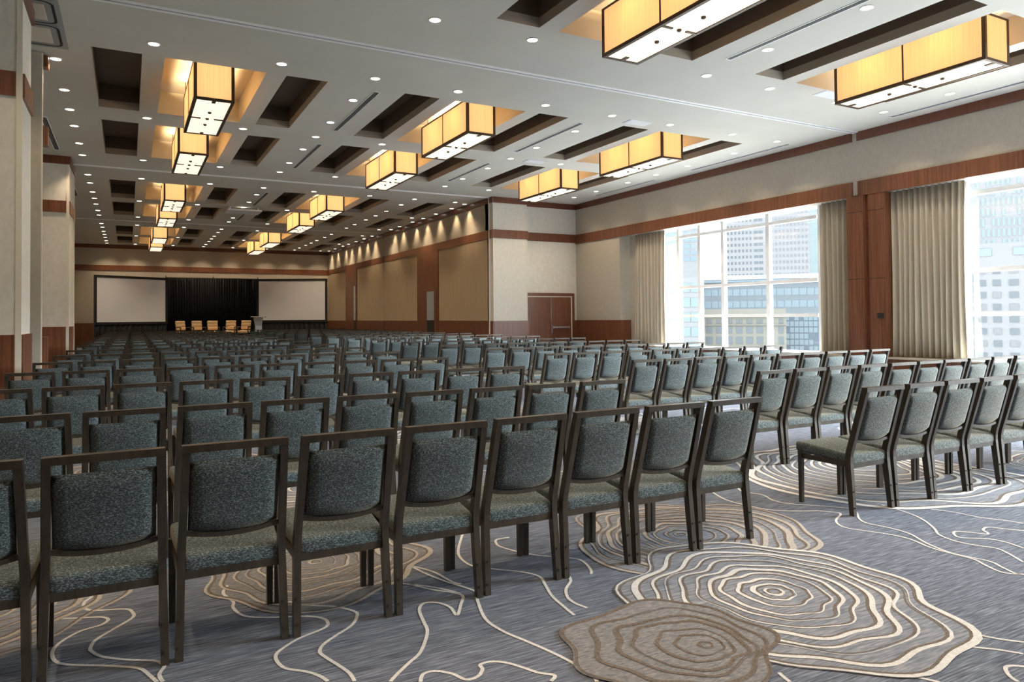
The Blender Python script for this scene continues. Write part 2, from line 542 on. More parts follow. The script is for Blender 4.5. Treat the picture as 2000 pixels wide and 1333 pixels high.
# ------------------------------------------------------------------ ceiling with coffers
COFF = []                 # x0, x1, y0, y1, lit
ROWS_Y = []
for t in TR:
    ROWS_Y += [(t + 1.96, t + 5.44), (t + 6.46, t + 9.92)]
ROWS_Y = [r for r in ROWS_Y if r[0] > 5 and r[1] < 44.5]
PEND = []
for ri, (y0, y1) in enumerate(ROWS_Y):
    for ci, dx in enumerate((0.0, 5.08, 10.16)):
        if ci == 0 and y1 < 9:
            continue      # above the frame, not seen
        COFF.append((-.52 + dx, .185 + dx, y0, y1, False))
        if ci == 2 and y0 > 22:
            continue      # the room is narrower there
        COFF.append((.51 + dx, 2.075 + dx, y0, y1, True))
        COFF.append((2.405 + dx, 3.115 + dx, y0, y1, False))
        PEND.append((ci, ri, 1.2925 + dx, (y0 + y1) / 2))
xs = sorted({XL - .3, XW + .9} | {c[0] for c in COFF} | {c[1] for c in COFF})
ys = sorted({YB - .3, YF + .3} | {c[2] for c in COFF} | {c[3] for c in COFF})
mb = MB()
for i in range(len(xs) - 1):
    for j in range(len(ys) - 1):
        mx, my = (xs[i] + xs[i + 1]) / 2, (ys[j] + ys[j + 1]) / 2
        if any(c[0] < mx < c[1] and c[2] < my < c[3] for c in COFF):
            continue
        mb.face([(xs[i], ys[j], ZT), (xs[i], ys[j + 1], ZT), (xs[i + 1], ys[j + 1], ZT), (xs[i + 1], ys[j], ZT)])
ceil = struct(mb.build('ceiling', MAT['ceiling']), 'grey-beige plaster ceiling with rows of rectangular coffers', 'ceiling')
ZK = 6.07                 # coffer tops
for x0, x1, y0, y1, lit in COFF:
    mb = MB()
    lip = ZT + 0.15
    c4 = [(x0, y0), (x1, y0), (x1, y1), (x0, y1)]
    for k in range(4):
        (ax, ay), (bx, by) = c4[k], c4[(k + 1) % 4]
        mb.face([(ax, ay, ZT), (bx, by, ZT), (bx, by, lip), (ax, ay, lip)], 0)
        mb.face([(ax, ay, lip), (bx, by, lip), (bx, by, ZK), (ax, ay, ZK)], 1)
    mb.face([(*p, ZK) for p in c4], 1)
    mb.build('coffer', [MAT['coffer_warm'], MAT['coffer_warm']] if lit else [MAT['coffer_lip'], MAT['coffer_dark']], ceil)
for t in TR[1:]:
    xe = XW if t < 20 else XR
    tk = MB().box(XL, xe, t - .075, t - .03, ZT - .018, ZT).box(XL, xe, t + .03, t + .075, ZT - .018, ZT).build('track', MAT['track'], ceil)
    MB().box(XL, xe, t - .03, t + .03, ZT - .006, ZT).build('track_slot', MAT['vent'], tk)
# stacking bay of the folding wall beside the near pillar
hb = MB().box(-1.9, -.82, 10.97, 12.88, ZT - .012, ZT).build('track_bay', MAT['vent'], ceil)
for y0, y1 in ((11.05, 11.85), (11.95, 12.8)):
    m2 = MB()
    pts = []
    for k in range(9):
        a = -math.pi / 2 + math.pi / 2 * k / 8
        pts.append(Vector((-1.02 + .12 * math.cos(a), y0 + .12 + .12 * math.sin(a))))
    for k in range(9):
        a = math.pi / 2 * k / 8
        pts.append(Vector((-1.02 + .12 * math.cos(a), y1 - .12 + .12 * math.sin(a))))
    pts = [Vector((-1.85, y0))] + pts + [Vector((-1.85, y1))]
    ribbon(m2, pts, 0.035, ZT - .014, 0)
    m2.build('track_curve', MAT['black'], hb)
    MB().box(-1.85, -1.0, y0 + .12, y1 - .12, ZT - .02, ZT - .012).build('bay_plate', MAT['white_trim'], hb)

# ------------------------------------------------------------------ walls
# far wall
w = struct(MB().box(XL - .3, XR + .3, YF, YF + .25, 0, ZT).build('wall_far', MAT['wallpaper']), 'beige fabric wall behind the stage with dark wood band', 'wall')
wood_piece('crown', w, XL, XR, YF - .035, YF, ZC, ZT, 'wood_crown')
wood_piece('band', w, XL, XR, YF - .03, YF, BB, BT, 'wood')
wood_piece('wainscot', w, XL, XR, YF - .04, YF, 0, ZW, 'wood')
# left wall, set back behind the pillars
w = struct(MB().box(XL - .25, XL, YB, YF, 0, ZT).build('wall_left', MAT['wallpaper']), 'beige wall set back behind the left pillars', 'wall')
wood_piece('crown', w, XL, XL + .035, YB, YF, ZC, ZT, 'wood_crown')
wood_piece('band', w, XL, XL + .03, YB, YF, BB, BT, 'wood')
wood_piece('wainscot', w, XL, XL + .03, YB, YF, 0, ZW, 'wood')
# unseen partition added behind the camera to cut light on the left seats
w = struct(MB().box(XL - .3, XW + .9, YB - .25, YB, 0, ZT).build('wall_rear_added', MAT['wood']), 'unseen wood partition added behind the viewer to dim the left seats', 'wall')
wood_piece('wainscot', w, XL, XW, YB, YB + .03, 0, ZW, 'wood')


def pillar(label, x1, y0, y1, zw, x0=XL, beads=True):
    p = struct(MB().box(x0, x1, y0, y1, 0, ZT).build('pillar', MAT['pale_lit_fabric']), label, 'pillar')
    e = .035
    for (z0, z1, nm, mt, t) in ((ZC, ZT, 'crown', 'wood_crown', .04), (BB, BT, 'band', 'wood', .03), (0, zw, 'wainscot', 'wood', .025)):
        g = .06 if nm != 'crown' else .0
        wood_piece(nm, p, x0, x1 - g, y0 - t, y0, z0, z1, mt)
        wood_piece(nm, p, x1, x1 + t, y0 + (.02 if g else -t), y1, z0, z1, mt)
    if beads:
        wood_piece('corner_bead', p, x1 - .055, x1 + .008, y0 - .008, y0 + .02, 0, ZC, 'white_trim')
    return p


pillar('pale fabric pillar with wood bands at the left edge of the photo', -1.165, 10.55, 11.5, 1.235)
p3 = pillar('beige pillar with wood bands beside the left projection screen', -1.345, 21.38, 23.3, 1.25)
for k in range(5):
    wood_piece('seal_strip', p3, -1.345, -1.33 + .004 * k, 21.9 + .28 * k, 21.96 + .28 * k, 0.0, ZC, 'white_trim')
# folded pocket door panel between the pillars
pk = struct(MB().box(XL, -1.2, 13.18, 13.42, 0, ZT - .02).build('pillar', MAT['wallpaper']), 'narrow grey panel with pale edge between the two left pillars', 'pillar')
wood_piece('edge_strip', pk, -1.2, -1.185, 13.18, 13.24, 0, ZT - .02, 'white_trim')
for z0, z1 in ((ZC, ZT - .02), (BB, BT), (0, 1.15)):
    wood_piece('wood_block', pk, -1.2, -1.12, 13.26, 13.46, z0, z1, 'wood')

# right wall of the narrower far part
w = struct(MB().box(XR, XR + .25, YC + .3, YF, 0, ZT).build('wall_right', MAT['wallpaper']), 'long tan side wall with wood posts and band beside the far seats', 'wall')
for y0, y1 in ((22.42, 34.03), (34.10, YF)):
    wood_piece('crown', w, XR - .035, XR, y0, y1, ZC, ZT, 'wood_crown')
    wood_piece('band', w, XR - .03, XR, y0, y1, BB, BT, 'wood')
    wood_piece('wainscot', w, XR - .03, XR, y0, y1, 0, ZW, 'wood')
for y0, y1 in ((22.5, 26.98), (29.42, 34.03), (34.10, 38.74), (41.12, YF - .05)):
    wood_piece('fabric_panel', w, XR - .018, XR, y0, y1, ZW + .01, BB - .01, 'tan_panel')
for y0, y1 in ((27.0, 29.4), (38.76, 41.1)):
    wood_piece('wood_panel', w, XR - .04, XR, y0, y1, 0, BB, 'wood')
wood_piece('gap_strip', w, XR - .012, XR, 22.3, 22.42, 0, ZT, 'track')
for n, (y0, y1, ya, yb, zt) in enumerate(((27.15, 28.35, 27.42, 28.2, 2.5), (38.9, 40.0, 38.4 + .55, 39.3, 3.2)), 2):
    d = struct(MB().box(XR - .055, XR - .04, y0, y1, 0.02, 2.62 if n == 2 else 3.3).build('door_%d' % n, MAT['wood']),
               'wood side door with a bright steel plate, %s the far wall' % ('nearest' if n == 3 else 'away from'), 'door')
    MB().box(XR - .065, XR - .055, ya, yb, 1.3, zt).build('steel_plate', MAT['satin_glare'], d)
    MB().box(XR - .063, XR - .055, ya, yb, .05, 1.28).build('kick_plate', MAT['black'], d)

# door wall and the column next to it
w = struct(MB().box(XR, 12.55, YC, YC + .6, 0, ZT).box(12.55, XG + .3, YD, YD + .25, 0, ZT).build('wall_door', MAT['pale_lit_fabric']), 'pale wall and column with double door in the corner', 'wall')
for z0, z1, nm, mt, t in ((ZC, ZT, 'crown', 'wood_crown', .035), (BB, BT, 'band', 'wood', .03), (0, ZW, 'wainscot', 'wood', .025)):
    wood_piece(nm, w, XR + .01, 12.55 + t, YC - t, YC, z0, z1, mt)
    if nm != 'wainscot':
        wood_piece(nm, w, 12.55 + t, XW, YD - t, YD, z0, z1, mt)
        wood_piece(nm, w, XR - t, XR, YC, YC + .22, z0, z1, mt)
wood_piece('wainscot', w, 14.72, XW, YD - .025, YD, 0, ZW, 'wood')
wood_piece('wainscot', w, XR - .025, XR, YC, YC + .22, 0, ZW, 'wood')

# double door
dr = struct(link('door_1', None), 'brown double door with steel panic bar in the corner', 'door')
MB().box(12.6, 14.72, YD - .06, YD - .002, 2.16, 2.27).box(14.62, 14.72, YD - .06, YD - .002, 0, 2.16).box(12.58, 12.68, YD - .06, YD - .002, 0, 2.16).build('door_frame', MAT['wood_crown'], dr)
MB().box(14.575, 14.62, YD - .05, YD - .002, 0, 2.16).box(12.68, 14.575, YD - .05, YD - .002, 2.125, 2.16).build('door_stop', MAT['white_trim'], dr)
for x0, x1 in ((12.69, 13.685), (13.70, 14.57)):
    lf = MB().box(x0, x1, YD - .04, YD - .004, .01, 2.12).build('door_leaf', MAT['wood'], dr)
    if x0 > 13.6:
        MB().box(x0 + .06, x1 - .08, YD - .10, YD - .065, .98, 1.04).box(x0 + .06, x0 + .12, YD - .07, YD - .04, .97, 1.05).box(x1 - .14, x1 - .08, YD - .07, YD - .04, .97, 1.05).build('panic_bar', MAT['steel'], lf)
        MB().box(x0 - .012, x0 + .012, YD - .065, YD - .04, .75, 2.1).box(x0 - .03, x0 + .05, YD - .09, YD - .04, .8, 1.12).build('lock_rod', MAT['chrome'], lf)

# window wall: upper wall, piers, low base under the glass
mb = MB().box(XW, XG + .3, YB, YD, BB - .02, ZT).box(XW, XG + .3, 19.7, YD, 0, BB - .02)
mb.box(XG - .1, XG + .12, 8.55, 12.02, 0, BB - .02).box(XG - .1, XG + .12, YB, -3.1, 0, BB - .02)
mb.box(XG - .1, XG + .12, 18.47, 19.7, 0, BB - .02)
for y0, y1 in ((12.02, 18.47), (-3.1, 8.55)):
    mb.box(XG - .1, XG + .12, y0, y1, 0, .42)
w = struct(mb.build('wall_window', MAT['wallpaper']), 'beige window wall with wood band above the curtains', 'wall')
for y0, y1 in ((YB, 10.61), (10.74, YD)):
    wood_piece('crown', w, XW - .035, XW, y0, y1, ZC, ZT, 'wood_crown')
    wood_piece('band', w, XW - .03, XW + .05, y0, y1, BB - .04, BT, 'wood')
wood_piece('wainscot', w, XW - .025, XW, 19.7, YD - .03, 0, ZW, 'wood')
wood_piece('wainscot', w, XW, XG - .1, 19.675, 19.7, 0, ZW, 'wood')
for y0, y1 in ((10.88, 19.67), (YB, 9.96)):
    wood_piece('base_panel', w, XW - .02, XW + .01, y0, y1, 0, .40, 'wood')
    wood_piece('sill', w, XW - .05, XG - .1, y0, y1, .40, .44, 'sill')
wood_piece('post_panel', w, XW - .07, XG - .1, 10.45, 10.87, 0, BB - .04, 'wood')
wood_piece('post_panel', w, XW - .01, XG - .1, 9.97, 10.36, 0, BB - .04, 'wood')
wood_piece('post_seal', w, XW + .02, XG - .1, 10.36, 10.45, 0, BB - .04, 'wood_crown')
for z in (2.2, 3.75):
    wood_piece('panel_joint', w, XW - .072, XW - .069, 10.45, 10.87, z, z + .012, 'black')
    wood_piece('panel_joint', w, XW - .012, XW - .009, 9.97, 10.36, z, z + .012, 'black')
sw = MB().box(XW - .03, XW - .01, 10.03, 10.17, 1.30, 1.42).build('wall_switch', MAT['black'])
tag(sw, 'small black switch plate on the wood post between curtains', 'switch')

# windows
WIN = [(1, [12.05, 13.735, 15.41, 16.38, 17.32, 18.42], 'tall white-framed city window left of the wood post'),
       (2, [-3.1, -1.4, 0.2, 1.85, 3.5, 5.2, 6.9, 8.55], 'tall white-framed window at the right edge of the photo')]
ZROW = [.42, 1.385, 2.285, 3.885, 4.25]
for n, yy, lab in WIN:
    wo = struct(link('window_%d' % n, None), lab, 'window')
    for k, y in enumerate(yy):
        wd = .075 if k in (0, len(yy) - 1) else .06
        MB().box(XG - .05, XG + .06, y - wd, y + wd, ZROW[0], ZROW[-1]).build('mullion', MAT['win_frame'], wo)
    for z in ZROW:
        MB().box(XG - .045, XG + .085, yy[0] + .1, yy[-1] - .1, z - .045, z + .045).build('transom', MAT['win_frame'], wo)
    for k in range(len(yy) - 1):
        for j in range(len(ZROW) - 1):
            MB().box(XG + .012, XG + .022, yy[k] + .06, yy[k + 1] - .06, ZROW[j] + .04, ZROW[j + 1] - .04).build('pane', MAT['glass'], wo)
    MB().box(XG - .12, XG - .05, yy[0], yy[-1], ZROW[0] - .02, ZROW[0] + .03).build('window_sill', MAT['win_frame'], wo)
    pl = bpy.data.lights.new('daylight_portal', 'AREA')       # sampling portal of the opening, gives no light itself
    pl.shape = 'RECTANGLE'
    pl.size = ZROW[-1] - ZROW[0]
    pl.size_y = yy[-1] - yy[0]
    pl.cycles.is_portal = True
    po_ = link('daylight_portal', pl, wo, (XG + .2, (yy[0] + yy[-1]) / 2, (ZROW[0] + ZROW[-1]) / 2))
    po_.rotation_euler = (0, math.radians(90), 0)


# curtains
def curtain(label, y0, y1, x, zt, zb, folds, seed):
    rg = random.Random(seed)
    root = thing('curtain', label, 'curtain', (x, (y0 + y1) / 2, zb))
    n = folds * 8
    ph = [rg.uniform(-.35, .35) for _ in range(folds + 2)]
    am = [rg.uniform(.7, 1.25) for _ in range(folds + 2)]
    rings = []
    H = zt - zb
    for k in range(9):
        t = k / 8
        z = H * t
        fr, bk = [], []
        for i in range(n + 1):
            s = i / n
            q = s * folds
            c = int(min(q, folds - 1))
            a = .085 * am[c] * (1.0 - .45 * t)
            y = (s - .5) * (y1 - y0) * (1 - .03 * math.sin(math.pi * t)) + .012 * math.sin(3.1 * t + c)
            dx = a * math.sin(2 * math.pi * q + ph[c] * math.sin(math.pi * (q - c))) + .02 * math.sin(5 * s + 2 * t)
            fr.append((dx - .006, y, z))
            bk.append((dx + .006, y, z))
        rings.append(fr + bk[::-1])
    MB().loft(rings).build('cloth', MAT['curtain'], root, True)
    hb_ = []
    MB().box(-.03, .03, -(y1 - y0) / 2, (y1 - y0) / 2, H - .005, H + .03).build('curtain_rail', MAT['win_frame'], root)
    return root


curtain('beige pleated curtain at the far left end of the city window', 17.72, 19.2, 15.13, 4.15, .45, 9, 1)
curtain('narrow beige pleated curtain left of the wood post', 10.95, 11.82, 15.13, 4.15, .45, 6, 2)
curtain('wide beige pleated curtain right of the wood post', 8.40, 10.12, 15.13, 4.15, .45, 13, 3)

# ------------------------------------------------------------------ box pendants in the lit coffers
PW, PL, PH = .65, 2.55, .71
PZ = 5.155


def pendant_meshes():
    me = {}
    b = .052
    mb = MB()
    for sx in (-1, 1):
        for sy in (-1, 1):
            mb.box(sx * PW / 2 - (b if sx > 0 else 0), sx * PW / 2 + (0 if sx > 0 else b), sy * PL / 2 - (b if sy > 0 else 0), sy * PL / 2 + (0 if sy > 0 else b), 0, PH)
        for z0, z1 in ((0, .05), (PH - .03, PH)):
            mb.box(sx * PW / 2 - (b if sx > 0 else 0), sx * PW / 2 + (0 if sx > 0 else b), -PL / 2 + b, PL / 2 - b, z0, z1)
        mb.box(sx * PW / 2 - (.02 if sx > 0 else 0), sx * PW / 2 + (0 if sx > 0 else .02), -.012, .012, .04, PH - .03)
    for sy in (-1, 1):
        for z0, z1 in ((0, .04), (PH - .03, PH)):
            mb.box(-PW / 2 + b, PW / 2 - b, sy * PL / 2 - (b if sy > 0 else 0), sy * PL / 2 + (0 if sy > 0 else b), z0, z1)
    me['frame'] = mb.mesh('frame', MAT['bronze'])
    me['long'] = MB().box(-.003, .003, -PL / 4 + .01, PL / 4 - .01, .03, PH - .02).mesh('shade_panel', MAT['shade'])
    me['short'] = MB().box(-PW / 2 + .03, PW / 2 - .03, -.003, .003, .03, PH - .02).mesh('shade_panel', MAT['shade'])
    me['diff'] = MB().box(-PW / 2 + .03, PW / 2 - .03, -PL / 2 + .03, PL / 2 - .03, .012, .022).mesh('diffuser', MAT['diffuser'])
    me['knob'] = MB().loft([[(r * math.cos(k * math.pi / 5), r * math.sin(k * math.pi / 5), z) for k in range(10)] for r, z in ((.02, -.018), (.032, -.008), (.032, .012))]).mesh('finial', MAT['bronze'])
    me['clip_long'] = MB().box(0, .18, -.02, .02, -.004, .014).mesh('clip', MAT['bronze'])
    me['clip_end'] = MB().box(-.03, .03, 0, .15, -.004, .014).mesh('clip', MAT['bronze'])
    me['rod'] = MB().cyl((0, 0), .009, PH - .02, ZK - PZ, 8).mesh('hanging_rod', MAT['bronze'])
    bl = bpy.data.lights.new('bulb', 'POINT')
    bl.energy = PEND_W
    bl.color = (1.0, .75, .43)
    bl.shadow_soft_size = .06
    me['bulb'] = bl
    return me


PM = pendant_meshes()
COLN = ['left', 'middle', 'right']
seen = [0, 0, 0]
for ci, ri, x, y in sorted(PEND, key=lambda p: (p[0], p[3])):
    seen[ci] += 1
    r = thing('pendant_light', 'amber box pendant light, %s from the camera in the %s ceiling column' % (ORD[seen[ci]], COLN[ci]), 'ceiling light', (x, y, PZ), 0, 'amber box pendants in the lit coffers')
    link('frame', PM['frame'], r)
    for sx in (-1, 1):
        for sy in (-1, 1):
            link('shade_panel', PM['long'], r, (sx * (PW / 2 - .012), sy * (PL / 4 - .012), 0))
    for sy in (-1, 1):
        link('shade_panel', PM['short'], r, (0, sy * (PL / 2 - .012), 0))
        link('hanging_rod', PM['rod'], r, (PW / 2 - .016, sy * .9, 0))
        link('hanging_rod', PM['rod'], r, (-PW / 2 + .016, sy * .9, 0))
        link('bulb', PM['bulb'], r, (0, sy * .62, .50))
    link('diffuser', PM['diff'], r)
    if y < 34:
        for k in (-1, 0, 1):
            link('finial', PM['knob'], r, (0, k * .45, 0))
        link('clip', PM['clip_long'], r, (-PW / 2 + .03, 0, 0))
        link('clip', PM['clip_long'], r, (PW / 2 - .03, 0, 0), math.pi)
        link('clip', PM['clip_end'], r, (0, -PL / 2 + .03, 0))
        link('clip', PM['clip_end'], r, (0, PL / 2 - .03, 0), math.pi)

# ------------------------------------------------------------------ recessed downlights
RING = MB().loft([[(r * math.cos(k * math.pi / 10), r * math.sin(k * math.pi / 10), z) for k in range(20)] for r, z in ((.098, 0), (.098, -.006), (.078, -.008), (.078, -.002))], cap=False).mesh('trim_ring', MAT['ring'])
LENS = MB().face([(.079 * math.cos(-k * math.pi / 10), .079 * math.sin(-k * math.pi / 10), -.004) for k in range(20)]).mesh('lens', MAT['lens'])
SPOT = bpy.data.lights.new('downlight_lamp', 'SPOT')
SPOT.energy = DOWN_W
SPOT.color = WARM
SPOT.spot_size = math.radians(105)
SPOT.spot_blend = .7
SPOT.shadow_soft_size = .06
WASH = bpy.data.lights.new('wall_wash_lamp', 'SPOT')
WASH.energy = WASH_W
WASH.color = (1.0, .74, .45)
WASH.spot_size = math.radians(84)
WASH.spot_blend = .8
WASH.shadow_soft_size = .07


def downlight(x, y, label, group, lamp=SPOT):
    r = thing('recessed_light', label, 'downlight', (x, y, ZT), 0, group)
    link('trim_ring', RING, r)
    link('lens', LENS, r)
    link('lamp', lamp, r, (0, 0, -.03))


REL7 = [1.41, 2.81, 4.55, 5.92, 7.28, 9.0, 10.36]
REL3 = [1.41, 5.92, 10.36]
DL = [('beside the left wall', -1.035, REL7), ('left of the left coffer column', None, None)]
LINES = [('in the strip along the left wall', -1.035, REL7), ('left of the left pendants', .335, REL3), ('right of the left pendants', 2.22, REL3),
         ('in the strip between left and middle coffers', 3.81, REL7), ('left of the middle pendants', 5.40, REL3), ('right of the middle pendants', 7.30, REL3),
         ('in the strip between middle and right coffers', 8.93, REL7), ('left of the right pendants', 10.50, REL3), ('right of the right pendants', 12.37, REL3),
         ('in the strip along the window wall', 13.86, REL7)]
for nm, x, rel in LINES:
    n = 0
    for t in TR:
        for q in rel:
            y = t + q
            if y > YF - .6 or (t > 20 and x > 10.8):
                continue
            n += 1
            downlight(x, y, 'round recessed downlight %s, %s from the camera' % (nm, ORD[n]), 'recessed downlights')
WY = [24.0, 25.2, 26.8, 28.2, 29.5, 31.2, 32.4, 35.4, 36.8, 38.3, 39.8, 41.0, 42.8, 44.3]
for k, y in enumerate(WY):
    downlight(XR - .2, y, 'wall-washing downlight above the tan side wall, %s from the camera' % ORD[k + 1], 'wall washers along the tan side wall', WASH)


# slot diffusers, access panels, ceiling projector
def slot(x, y0, y1, label):
    r = thing('air_vent', label, 'vent', (x, (y0 + y1) / 2, ZT), 0, 'slot diffusers in the ceiling')
    h = (y1 - y0) / 2
    MB().box(-.065, -.045, -h, h, -.008, 0).box(.045, .065, -h, h, -.008, 0).box(-.045, .045, -h, -h + .02, -.008, 0).box(-.045, .045, h - .02, h, -.008, 0).build('vent_frame', MAT['track'], r)
    MB().box(-.045, .045, -h + .02, h - .02, -.002, 0).build('vent_slot', MAT['black'], r)
    for dx in (-.016, .016):
        MB().box(dx - .005, dx + .005, -h + .02, h - .02, -.009, -.002).build('vent_blade', MAT['vent'], r)


for y0, y1, lab in ((12.75, 15.82, 'nearest of the row'), (17.2, 20.27, 'second of the row'), (24.6, 27.6, 'third of the row'), (29.1, 32.1, 'fourth of the row')):
    slot(4.07, y0, y1, 'slim slot air vent left of the middle pendants, ' + lab)
for y0, y1, lab in ((5.4, 8.53, 'nearest of the row'), (12.8, 15.82, 'second of the row'), (17.3, 20.15, 'third of the row')):
    slot(8.68, y0, y1, 'slim slot air vent right of the middle pendants, ' + lab)
for y0, y1, lab in ((5.8, 9.46, 'nearest of the row'), (12.1, 15.6, 'second of the row'), (17.2, 20.4, 'third of the row')):
    slot(14.35, y0, y1, 'slim slot air vent along the window wall, ' + lab)
for y0, y1, lab in ((17.4, 20.6, 'nearer one'), (25.0, 28.0, 'farther one')):
    slot(-1.55, y0, y1, 'slim slot air vent along the left pillars, ' + lab)
for x, y, lab in ((9.76, 12.25, 'in front of the right pendants'), (11.83, 9.02, 'behind the nearest right pendant'), (9.7, 16.6, 'between two right coffers')):
    p = MB().box(x - .3, x + .3, y - .16, y + .16, ZT - .008, ZT).box(x - .27, x + .27, y - .13, y + .13, ZT - .012, ZT - .008).build('access_panel', MAT['plate'])
    tag(p, 'white rectangular ceiling access panel ' + lab, 'panel')
pj = thing('lowered_lift_panel', 'pale flat lift panel hanging under the ceiling between far pendants', 'panel', (3.83, 28.5, ZT))
MB().box(-.6, .6, -.5, .5, -.16, -.10).build('panel', MAT['plate'], pj)
for sx in (-.5, .5):
    MB().box(sx - .02, sx + .02, -.3, .3, -.10, -.001).build('bracket', MAT['track'], pj)

# ------------------------------------------------------------------ banquet chairs
HW = .2135                # leg centre from the middle line at the floor


def hw(z):
    return HW - .003 - .0205 * z / .895


SEAT = rounded(.45, .455, .085, .028, 4, 'seat', MAT['fabric'], taper=.88)
for v in SEAT.vertices:
    if v.co.z > 0:
        q = 1 - (v.co.x / .23) ** 2
        v.co.z += .010 * max(q, 0) * (1 - (v.co.y / .24) ** 2)
    v.co.z *= .84
    v.co.z += .395 + .085 * v.co.y
    v.co.y += .245
SEAT.update()
LEAN = (-.103 - .035) / (.895 - .40)


def ly(z):
    """depth of the rear post axis at height z"""
    return .035 * z / .40 if z < .40 else .035 + LEAN * (z - .40)


def back_mesh():
    mb = MB()
    rings = []
    T = .024
    nx = 14
    wd = .1775
    prof = [(-1, -1), (-.6, -1), (.6, -1), (1, -1), (1, 1), (.6, 1), (-.6, 1), (-1, 1)]
    # grid shell: rear and front face with rounded rims, lower edge bowed down
    rows = 9
    G = []
    for side in (-1, 1):
        for j in range(rows + 1):
            t = j / rows
            row = []
            for i in range(nx + 1):
                s = -1 + 2 * i / nx
                zb = .526 - .022 * (1 - s * s)
                z = zb + (.822 - zb) * t
                edge = min(1.0, (1 - abs(s)) / .09, t / .07, (1 - t) / .07)
                thick = T * math.sqrt(max(0.0, 1 - (1 - edge) ** 2)) + .002
                y = ly(z) + .004 + side * thick - .012 * (1 - s * s)
                row.append((s * wd, y, z))
            G.append(row)
    n0 = len(mb.v)
    for row in G:
        mb.v += row
    W = nx + 1
    for side in range(2):
        for j in range(rows):
            for i in range(nx):
                a = n0 + (side * (rows + 1) + j) * W + i
                q = (a, a + 1, a + 1 + W, a + W)
                mb.f.append(q if side == 0 else q[::-1])
                mb.m.append(0)
    o = (rows + 1) * W
    for j in range(rows):
        for i in (0, nx):
            a = n0 + j * W + i
            mb.f.append((a, a + W, a + W + o, a + o) if i == 0 else (a, a + o, a + W + o, a + W))
            mb.m.append(0)
    for i in range(nx):
        for j in (0, rows):
            a = n0 + j * W + i
            mb.f.append((a, a + o, a + 1 + o, a + 1) if j == 0 else (a, a + 1, a + 1 + o, a + o))
            mb.m.append(0)
    return mb.mesh('backrest', MAT['fabric'], True)


BACK = back_mesh()
PWX, PDY = .0155, .022     # half width and half depth of the posts


def post_rings(sx):
    rings = []
    for z in (0, .2, .36, .40, .44, .6, .75, .873):
        y = ly(z)
        if z == .40:
            y -= .004
        d = PDY * (.82 if z < .1 else 1.0)
        c = sx * hw(z)
        rings.append([(c - PWX, y - d, z), (c + PWX, y - d, z), (c + PWX, y + d, z), (c - PWX, y + d, z)])
    return rings


def rear_leg(sx):
    mb = MB().loft(post_rings(sx))
    for z in (.055, .165):
        y = ly(z) - PDY
        mb.box(sx * hw(z) - .005, sx * hw(z) + .005, y - .004, y + .004, z - .005, z + .005)
    return mb


def front_leg(sx):
    return MB().loft([[(sx * (HW + .003) - a, .425 - a, z), (sx * (HW + .003) + a, .425 - a, z), (sx * (HW + .003) + a, .425 + a, z), (sx * (HW + .003) - a, .425 + a, z)] for z, a in ((0, .013), (.385, .016))])


def low_rail():
    mb = MB()
    n = 10
    for i in range(n):
        s0, s1 = -1 + 2 * i / n, -1 + 2 * (i + 1) / n
        p0 = Vector((s0 * (hw(.5) - .005), ly(.5) - .008 * (1 - s0 * s0), .517 - .022 * (1 - s0 * s0)))
        p1 = Vector((s1 * (hw(.5) - .005), ly(.5) - .008 * (1 - s1 * s1), .517 - .022 * (1 - s1 * s1)))
        mb.bar(p0, p1, .026, .020)
    return mb


def top_rail():
    y = ly(.883)
    return MB().box(-hw(.885) - PWX, hw(.885) + PWX, y - PDY, y + PDY, .865, .895)


def seat_rail():
    return MB().box(-HW + .01, HW - .01, ly(.36) - .012, ly(.36) + .012, .318, .356)


CM = {'leg_rl': rear_leg(-1).mesh('leg', MAT['frame']), 'leg_rr': rear_leg(1).mesh('leg', MAT['frame']),
      'leg_fl': front_leg(-1).mesh('leg', MAT['frame']), 'leg_fr': front_leg(1).mesh('leg', MAT['frame']),
      'top': top_rail().mesh('top_rail', MAT['frame']), 'low': low_rail().mesh('lower_back_rail', MAT['frame']),
      'apron': seat_rail().mesh('seat_rail', MAT['frame']),
      'side_l': MB().box(-HW - .004, -HW + .014, .05, .42, .33, .362).mesh('side_rail', MAT['frame']),
      'side_r': MB().box(HW - .014, HW + .004, .05, .42, .33, .362).mesh('side_rail', MAT['frame']),
      'front': MB().box(-HW, HW, .417, .433, .345, .38).mesh('front_rail', MAT['frame'])}
PARTS = [('seat', SEAT), ('backrest', BACK), ('top_rail', CM['top']), ('lower_back_rail', CM['low']), ('seat_rail', CM['apron']),
         ('leg', CM['leg_rl']), ('leg', CM['leg_rr']), ('leg', CM['leg_fl']), ('leg', CM['leg_fr']),
         ('side_rail', CM['side_l']), ('side_rail', CM['side_r']), ('front_rail', CM['front'])]


def joined(meshes, name):
    mb = MB()
    mats = []
    sm = []
    for me in meshes:
        n = len(mb.v)
        mt = me.materials[0]
        if mt not in mats:
            mats.append(mt)
        mb.v += [tuple(v.co) for v in me.vertices]
        for p in me.polygons:
            mb.f.append(tuple(n + i for i in p.vertices))
            mb.m.append(mats.index(mt))
            sm.append(p.use_smooth)
    me = mb.mesh(name, mats)
    me.polygons.foreach_set('use_smooth', sm)
    return me


FRAME1 = joined([m for n, m in PARTS if n not in ('seat', 'backrest')], 'frame')
WHOLE = joined([m for n, m in PARTS], 'chair')

PITCH = .4705
